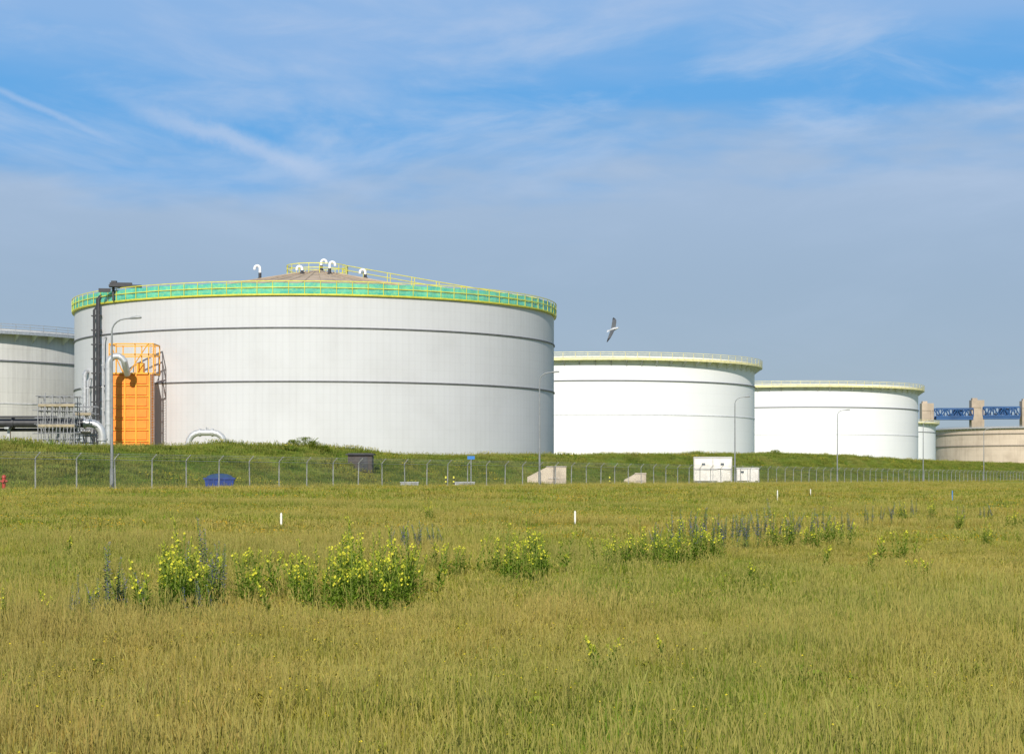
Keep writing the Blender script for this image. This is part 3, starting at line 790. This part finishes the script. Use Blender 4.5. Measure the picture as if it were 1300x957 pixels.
def scaffold(b0, b1, e, Y, nb, label, dep=2.6):
    xa_, xb_ = bx(b0, Y), bx(b1, Y); cx = (xa_+xb_)/2; g = height(cx, Y); Hh = bz(e, Y)-g; w = xb_-xa_
    r = empty('scaffold', (cx, Y, g), label, 'scaffold', 'scaffolds round the pipeline')
    mb = MB()
    for i in range(nb+1):
        for yy in (-dep/2, 0, dep/2): mb.tube([(-w/2+w*i/nb, yy, -.2), (-w/2+w*i/nb+random.gauss(0, .05), yy, Hh+random.uniform(-1.2, .3))], .06, 5)
    nz = int(Hh/.8)
    for j in range(nz+1):
        z = Hh*j/nz-.2
        for yy in (-dep/2, 0, dep/2): mb.tube([(-w/2-random.uniform(.1, .8), yy, z+random.gauss(0, .08)), (w/2+random.uniform(.1, .8), yy, z+random.gauss(0, .08))], .055, 5)
        for i in range(nb+1): mb.tube([(-w/2+w*i/nb, -dep/2, z), (-w/2+w*i/nb, dep/2, z)], .05, 5)
    for i in range(nb):
        mb.tube([(-w/2+w*i/nb, -dep/2, 0), (-w/2+w*(i+1)/nb, -dep/2, Hh*.9)], .05, 5); mb.tube([(-w/2+w*i/nb, dep/2, Hh*.9), (-w/2+w*(i+1)/nb, dep/2, 1)], .05, 5)
    mb.obj('scaffold_frame', M_sc, r)
    mb = MB()
    for k in (.5, .82): mb.box((0, 0, Hh*k), (w, dep, .08))
    for k in (.5, .82): mb.box((0, -dep/2-.03, Hh*k+.15), (w, .05, .3))
    mb.obj('scaffold_deck', M_board, r, smooth=False)
scaffold(52, 98, 502, 219, 5, 'grey tube scaffold standing over the pipeline')
scaffold(98, 118, 514, 227.8, 2, 'small grey tube scaffold against the pipe elbow', 2.0)

# ------------------------------------------------------------------ small things by the fence
def along(b, s):
    k = (b-650)/F; Y = (s+P0.dot(NV))/(NV.x*k+NV.y); return k*Y, Y
x, y = along(458, 13); g = height(x, y)-.35
hut = empty('equipment_hut', (x, y, g), 'small dark brown equipment hut set into the grassy bank', 'hut')
M_hut = simple('brown_cladding', (0.075, 0.06, 0.055), .7)
mb = MB(); mb.box((0, 0, .9), (2.5, 2.2, 1.8)); [mb.box((-1.15+i*.288, -1.12, .9), (.05, .05, 1.75)) for i in range(9)]; mb.obj('wall', M_hut, hut, smooth=False)
mb = MB(); mb.box((0, 0, 1.87), (2.9, 2.7, .12)); mb.box((0, 0, 1.97), (2.5, 2.2, .08)); mb.obj('roof', simple('hut_roof', (0.05, .05, .055), .7), hut, smooth=False)
mb = MB(); mb.box((.4, -1.17, .85), (.8, .06, 1.5)); mb.obj('door', M_dark, hut, smooth=False)
x, y = along(279, 3.6); g = height(x, y)+.06
sk = empty('waste_skip', (x, y, g), 'blue waste skip with tarpaulin top beside the fence', 'skip', rz=.1)
M_bl = simple('blue_skip_paint', (0.015, 0.05, 0.27), .45, 0, .2, 2)
mb = MB()
vs = [(-1.1, -.7, .08), (1.1, -.7, .08), (1.1, .7, .08), (-1.1, .7, .08), (-1.2, -.75, .75), (1.2, -.75, .75), (1.2, .75, .75), (-1.2, .75, .75)]
mb.v += vs
for q in ((0,3,2,1),(0,1,5,4),(1,2,6,5),(2,3,7,6),(3,0,4,7)): mb.f.append(q); mb.m.append(0)
for i in range(5): mb.box((-.9+.45*i, -.76, .42), (.08, .07, .66))
mb.box((0, -.79, .76), (2.5, .1, .12)); mb.box((0, .79, .76), (2.5, .1, .12)); mb.box((-1.23, 0, .76), (.1, 1.6, .12)); mb.box((1.23, 0, .76), (.1, 1.6, .12)); mb.box((0, 0, .04), (1.9, 1.2, .09))
mb.obj('container_body', M_bl, sk, smooth=False)
mb = MB()
n = 9
def P_(i, j):
    u, v = i/n, j/4; return (-1.17+2.34*u, -.72+1.44*v, .80+.38*sin(pi*v)*max(0, sin(pi*u))**.5+.06*noise.noise((u*6, v*4, 2)))
for i in range(n):
    for j in range(4): mb.quad([P_(i, j), P_(i+1, j), P_(i+1, j+1), P_(i, j+1)])
mb.obj('tarpaulin', simple('blue_tarp', (0.03, .07, .16), .6), sk)
def wingwall(b, s, w, h, lab):
    x, y = along(b, s); g = height(x, y)-.2
    mb = MB(); d = 1.2
    A = [(-w/2, 0), (w/2, 0), (w/2, h), (0, h), (-w/2, h*.5)]
    f = [(a_, -d/2, z) for a_, z in A]; bk = [(a_, d/2, z) for a_, z in A]
    mb.quad(f); mb.quad(bk[::-1])
    for i in range(5):
        j = (i+1) % 5; mb.quad([f[j], f[i], bk[i], bk[j]])
    o = mb.obj('wall_face', M_conc, None, smooth=False)
    r = empty('concrete_culvert_wall', (x, y, g), lab, 'concrete wall'); o.parent = r
    mb = MB(); mb.box((w*.18, -.62, h*.45), (w*.3, .1, h*.1)); mb.box((w*.25, 0, h+.07), (w*.52, 1.35, .14)); mb.obj('coping', simple('pale_concrete', (.58, .50, .40), .85), r, smooth=False)
wingwall(694, 6.6, 4.6, 2.35, 'sand coloured concrete culvert wall at the bank foot')
wingwall(806, 6.6, 2.9, 1.6, 'low sand coloured concrete block at the bank foot')
M_cab = simple('cream_cabin_paint', (0.80, 0.76, 0.68), .5, 0, .10, .7)
M_cabf = simple('cabin_frame_grey', (0.50, 0.49, 0.46), .5, 0, .10, .7)
M_glass = simple('cabin_glass', (.12, .14, .16), .15)
def cabin(b, s, w, d, h, lab, rows):
    x, y = along(b, s); g = height(x, y)+.05
    r = empty('site_cabin', (x, y, g), lab, 'site cabin', 'site cabins inside the fence', rz=radians(-6))
    mb = MB(); mb.box((0, 0, h/2+.25), (w, d, h-.3))
    n = int(w/.28)
    for i in range(n): mb.box((-w/2+w*(i+.5)/n, -d/2-.015, h/2+.25), (.1, .05, h-.7))
    for i in range(int(d/.28)): mb.box((-w/2-.015, -d/2+.28*(i+.5), h/2+.25), (.05, .1, h-.7))
    mb.obj('wall', M_cab, r, smooth=False)
    mb = MB()
    for z in (h+.03,)+((h/2+.2,) if rows == 2 else ())+(.15,):
        mb.box((0, -d/2-.03, z), (w+.1, .12, .16)); mb.box((0, d/2+.03, z), (w+.1, .12, .16)); mb.box((-w/2-.03, 0, z), (.12, d, .16)); mb.box((w/2+.03, 0, z), (.12, d, .16))
    for cx_ in (-w/2, 0, w/2): mb.box((cx_, -d/2-.02, h/2+.1), (.13, .16, h))
    mb.box((0, 0, h+.1), (w-.1, d-.1, .06)); mb.obj('cabin_frame', M_cabf, r, smooth=False)
    mb = MB(); mb.box((w*.2, -d/2-.06, 1.25), (.9, .06, 2.0)); mb.obj('door', M_cab, r, smooth=False)
    mb = MB(); mb.box((-w*.25, -d/2-.05, h*.75), (.5, .05, .3)); mb.box((w*.25, -d/2-.05, h*.75), (.5, .05, .3)); mb.obj('window', M_glass, r, smooth=False)
cabin(905, 4.6, 5.4, 2.6, 3.75, 'cream white stacked site cabin just inside the fence', 2)
cabin(949, 4.6, 3.3, 2.4, 2.3, 'low white storage cabin beside a taller cabin', 1)
M_blk = simple('black_band', (.03, .03, .03), .6)
for i, b in enumerate((566, 576, 774)):
    x, y = along(b, 1.9); r = empty('bollard', (x, y, height(x, y)), 'yellow and black banded safety bollard', 'bollard', 'bollards by the service road')
    mb = MB()
    for k in range(5): mb.tube([(0, 0, .2*k), (0, 0, .2*(k+1))], .09+.002*(k % 2), 10, k % 2)
    mb.tube([(0, 0, 1.0), (0, 0, 1.05)], .07, 10, 0); mb.obj('bollard_post', [M_yrail, M_blk], r)
x, y = along(598, 1.8); r = empty('road_sign', (x, y, height(x, y)), 'small blue rectangular sign on a thin post', 'sign')
mb = MB(); mb.tube([(0, 0, -.1), (0, 0, 3.0)], .045, 8); mb.obj('post', M_galv, r)
mb = MB(); mb.box((0, -.08, 2.95), (.75, .04, .34)); mb.obj('sign_panel', simple('sign_blue', (.03, .18, .50), .4, 0, .05), r, smooth=False)
for b, w, h in ((520, 1.7, .42), (590, 2.0, .4)):
    x, y = along(b, 2.0); r = empty('cable_cabinet', (x, y, height(x, y)), 'low pale grey cable cabinet beside the service road', 'cabinet', 'cable cabinets')
    mb = MB(); mb.box((0, 0, h/2), (w, .5, h)); mb.obj('cabinet_body', M_galv, r, smooth=False)
    mb = MB(); mb.box((0, 0, h+.04), (w+.12, .62, .08)); mb.obj('lid', M_galv, r, smooth=False)
    mb = MB(); mb.box((0, -.27, h/2), (w*.9, .04, h*.8)); mb.obj('door', M_plat, r, smooth=False)
x, y = along(5, 1.8); r = empty('fire_hydrant', (x, y, height(x, y)), 'red pillar fire hydrant by the fence', 'hydrant')
M_red = simple('red_paint', (.45, .05, .03), .45)
mb = MB(); mb.tube([(0, 0, 0), (0, 0, .1), (0, 0, .12), (0, 0, .85), (0, 0, .9), (0, 0, 1.0), (0, 0, 1.08)], .2, 12, 0, radii=[.22, .22, .13, .13, .17, .15, .05]); mb.tube([(-.25, 0, .65), (.25, 0, .65)], .07, 8); mb.tube([(0, -.3, .65), (0, 0, .65)], .09, 8); mb.obj('hydrant_body', M_red, r)
M_wp = simple('marker_white', (.70, .69, .64), .5, 0, .06)
M_bp = simple('marker_blue', (.05, .2, .5), .5)
for b, e, h, m, lab in ((357, 677, .36, M_wp, 'short white marker post standing in the grass'), (730, 671, .40, M_wp, 'short white marker post standing in the grass'), (987, 641, .62, M_wp, 'white marker post standing in long grass'), (1209, 638, .6, M_bp, 'short blue marker post in the meadow'), (1029, 634, .45, M_wp, 'white marker post standing in long grass')):
    Y = CH*F/(e-604); x = bx(b, Y)
    mb = MB(); mb.box((0, 0, h/2), (.055, .055, h)); mb.box((0, 0, h+.02), (.055, .055, .04), taper=.3)
    o = mb.obj('marker_post', m, None, loc=(x, Y, height(x, Y)), smooth=False); tag(o, lab, 'marker post', 'marker posts in the meadow')

# ------------------------------------------------------------------ shrubs on the bank
M_sh = flat('shrub_leaf', (0.28, 0.34, 0.04), .3)
def shrub(b, s, w, h):
    x, y = along(b, s); mb = MB(); st_ = MB()
    for i in range(12):
        a = random.uniform(0, 6.28); q = w*.5*random.random(); st_.tube([(0, 0, -.2), (q*cos(a)*.5, q*sin(a)*.5, h*.5), (q*cos(a), q*sin(a), h*.95)], .02, 4)
    for i in range(900):
        a = random.uniform(0, 6.28); u = random.random()**.5; zz = random.random()
        rr = w*.5*u*(1-.6*zz*zz)*(1+.3*sin(3*a+b)); leaf(mb, (rr*cos(a), rr*sin(a), zz*h), (random.gauss(0, 1), random.gauss(0, 1), random.random()), random.uniform(.1, .22), .035, 0)
    r = empty('shrub', (x, y, height(x, y)), 'low yellow green shrub on top of the grassy bank', 'shrub', 'shrubs on the bank')
    mb.obj('foliage', M_sh, r, smooth=False); st_.obj('stem', M_stem, r)
for b, s, w, h in ((388, 19, 3.0, 1.1), (398, 18, 2.2, .9), (372, 20, 2.0, .8), (412, 17, 1.6, .6), (985, 19, 2.5, .8)): shrub(b, s, w, h)

# ------------------------------------------------------------------ gull
Yg = 85.0; gx, gzz = bx(779, Yg), bz(418, Yg)
M_gb = simple('gull_plumage', (.62, .62, .62), .7, 0, .05, 20); M_gw = simple('gull_wing_grey', (.13, .135, .14), .7); M_gt = simple('gull_wing_tip', (.04, .04, .04), .7)
M_bill = simple('gull_bill', (.6, .4, .05), .5)
mb = MB()
ax = [(-.30, .012), (-.22, .04), (-.12, .065), (0, .08), (.10, .07), (.17, .05), (.21, .047), (.25, .04), (.28, .02), (.30, .012)]
mb.tube([(a_, 0, 0) for a_, _ in ax], 0, 10, 0, radii=[r_ for _, r_ in ax])
mb.tube([(.29, 0, 0), (.345, 0, -.012)], .011, 5, 3, radii=[.012, .004])
mb.quad([(-.2, -.03, .01), (-.2, .03, .01), (-.40, .07, .01), (-.42, 0, .01), (-.40, -.07, .01)], 0)
for sg in (1, -1):
    sec = [(.0, .13, -.12, .03, 0), (.12, .15, -.13, .06, 1), (.30, .19, -.08, .13, 1), (.42, .15, -.10, .12, 1), (.58, .03, -.16, .08, 1), (.70, -.10, -.20, .05, 2), (.76, -.17, -.20, .04, 2)]
    for a_, b_ in zip(sec, sec[1:]):
        for zo, flip in ((.008, False), (-.008, True)):
            q = [(a_[1], sg*a_[0], a_[3]+zo), (a_[2], sg*a_[0], a_[3]+zo*.3), (b_[2], sg*b_[0], b_[3]+zo*.3), (b_[1], sg*b_[0], b_[3]+zo)]
            mb.quad(q[::-1] if flip else q, b_[4])
r = empty('seagull', (gx, Yg, gzz), 'gliding white and grey seagull with dark wing tips', 'bird')
o = mb.obj('body', [M_gb, M_gw, M_gt, M_bill], r)
vx = Vector((.70, -.62, .20)).normalized(); vy = Vector((.42, .30, .82)).normalized(); vy = (vy-vx*vy.dot(vx)).normalized(); vz = vx.cross(vy)
r.rotation_euler = Matrix((vx, vy, vz)).transposed().to_euler(); r.scale = (.95,)*3

# ------------------------------------------------------------------ light, sky, camera
el = radians(30); azv = Vector((-0.13, -1.0, 0)).normalized()
sd = Vector((azv.x*cos(el), azv.y*cos(el), sin(el)))
L = bpy.data.lights.new('sun', 'SUN'); L.energy = 4.8; L.angle = radians(.5); L.color = (1.0, .945, .86)
lo = bpy.data.objects.new('sun', L); COL.objects.link(lo); lo.rotation_euler = sd.to_track_quat('Z', 'Y').to_euler(); lo.location = (0, 0, 60)
W = bpy.data.worlds.new('World'); SC.world = W; W.use_nodes = True
for n in list(W.node_tree.nodes): W.node_tree.nodes.remove(n)
T = NT(W.node_tree)
out = T.n('ShaderNodeOutputWorld'); bg = T.n('ShaderNodeBackground'); T.l(bg.outputs[0], out.inputs[0])
sky = T.n('ShaderNodeTexSky', sky_type='NISHITA'); sky.sun_disc = False; sky.sun_elevation = el; sky.sun_rotation = atan2(sd.x, sd.y)
sky.air_density = 1.0; sky.dust_density = 1.2
STR = 0.09
d = T.n('ShaderNodeTexCoord').outputs['Generated']
sp = T.n('ShaderNodeSeparateXYZ'); T.l(d, sp.inputs[0]); z = sp.outputs[2]
def K(r, g, b): return (r/STR, g/STR, b/STR)
warp = T.math('MULTIPLY', T.math('SUBTRACT', T.noise(T.scale(d, (2.2, 2.2, 9)), 1.5, 5, .55), .5), .15)
e2 = T.math('ADD', z, warp)
low = T.mix(T.ss(z, 0.0, .11), K(.37, .47, .56), K(.33, .45, .61))
low = T.mix(T.ss(z, .09, .17), low, K(.37, .50, .70))
blue = K(.11, .39, .80)
c = T.mix(T.math('MULTIPLY', T.ss(e2, .155, .192), .95), low, blue)
rot = T.n('ShaderNodeVectorRotate', rotation_type='Y_AXIS'); T.l(d, rot.inputs[0]); rot.inputs['Angle'].default_value = radians(-14)
s1 = T.noise(T.scale(rot.outputs[0], (3, 3, 14)), 1.9, 7, .58, .3)
rot2 = T.n('ShaderNodeVectorRotate', rotation_type='Y_AXIS'); T.l(d, rot2.inputs[0]); rot2.inputs['Angle'].default_value = radians(5)
s2 = T.noise(T.scale(rot2.outputs[0], (3, 3, 11)), 2.3, 7, .58, .3)
veil = T.math('MAXIMUM', T.math('MULTIPLY', T.ss(s1, .46, .76), .8), T.ss(s2, .46, .76))
veil = T.math('MULTIPLY', veil, T.math('ADD', .12, T.math('MULTIPLY', T.ss(z, .11, .2), .70)))
c = T.mix(veil, c, K(.50, .62, .82))
topv = T.ss(T.math('ADD', z, T.math('MULTIPLY', warp, .9)), .20, .25)
c = T.mix(T.math('MULTIPLY', topv, .55), c, K(.38, .53, .80))
def trail(nx_, nz_, off, wd, x0, x1, amt, c):
    spx = sp.outputs[0]
    dist = T.math('ADD', T.math('ADD', T.math('MULTIPLY', spx, nx_), T.math('MULTIPLY', z, nz_)), off)
    dist = T.math('ADD', dist, T.math('MULTIPLY', T.math('SUBTRACT', T.noise(d, 24, 7, .65), .5), wd*2.2))
    b = T.math('SUBTRACT', 1.0, T.ss(T.math('ABSOLUTE', dist), 0.0, wd))
    m_ = T.math('MULTIPLY', T.ss(spx, x0-.03, x0+.05), T.math('SUBTRACT', 1.0, T.ss(spx, x1-.05, x1+.03)))
    ahead = T.math('GREATER_THAN', sp.outputs[1], 0.0)
    return T.mix(T.math('MULTIPLY', T.math('MULTIPLY', T.math('MULTIPLY', b, m_), amt), ahead), c, K(.54, .64, .83))
c = trail(.33, 1.0, -.128, .009, -.20, -.09, .62, c)
c = trail(.42, 1.0, -.087, .003, -.29, -.20, .4, c)
up = T.math('SUBTRACT', 1.0, T.math('MULTIPLY', T.ss(z, .3, .8), .65))
c = T.mix(T.math('MULTIPLY', up, .92), sky.outputs[0], c)
T.l(c, bg.inputs[0]); bg.inputs[1].default_value = STR

cam = bpy.data.cameras.new('camera'); co = bpy.data.objects.new('camera', cam); COL.objects.link(co)
co.location = (0, 0, CH); co.rotation_euler = (pi/2, 0, 0)
cam.sensor_width = 36; cam.lens = F/1300*36; cam.shift_y = 125.5/1300; cam.clip_end = 20000; cam.clip_start = .1
SC.camera = co
SC.view_settings.view_transform = 'Standard'; SC.view_settings.look = 'None'; SC.view_settings.exposure = 0
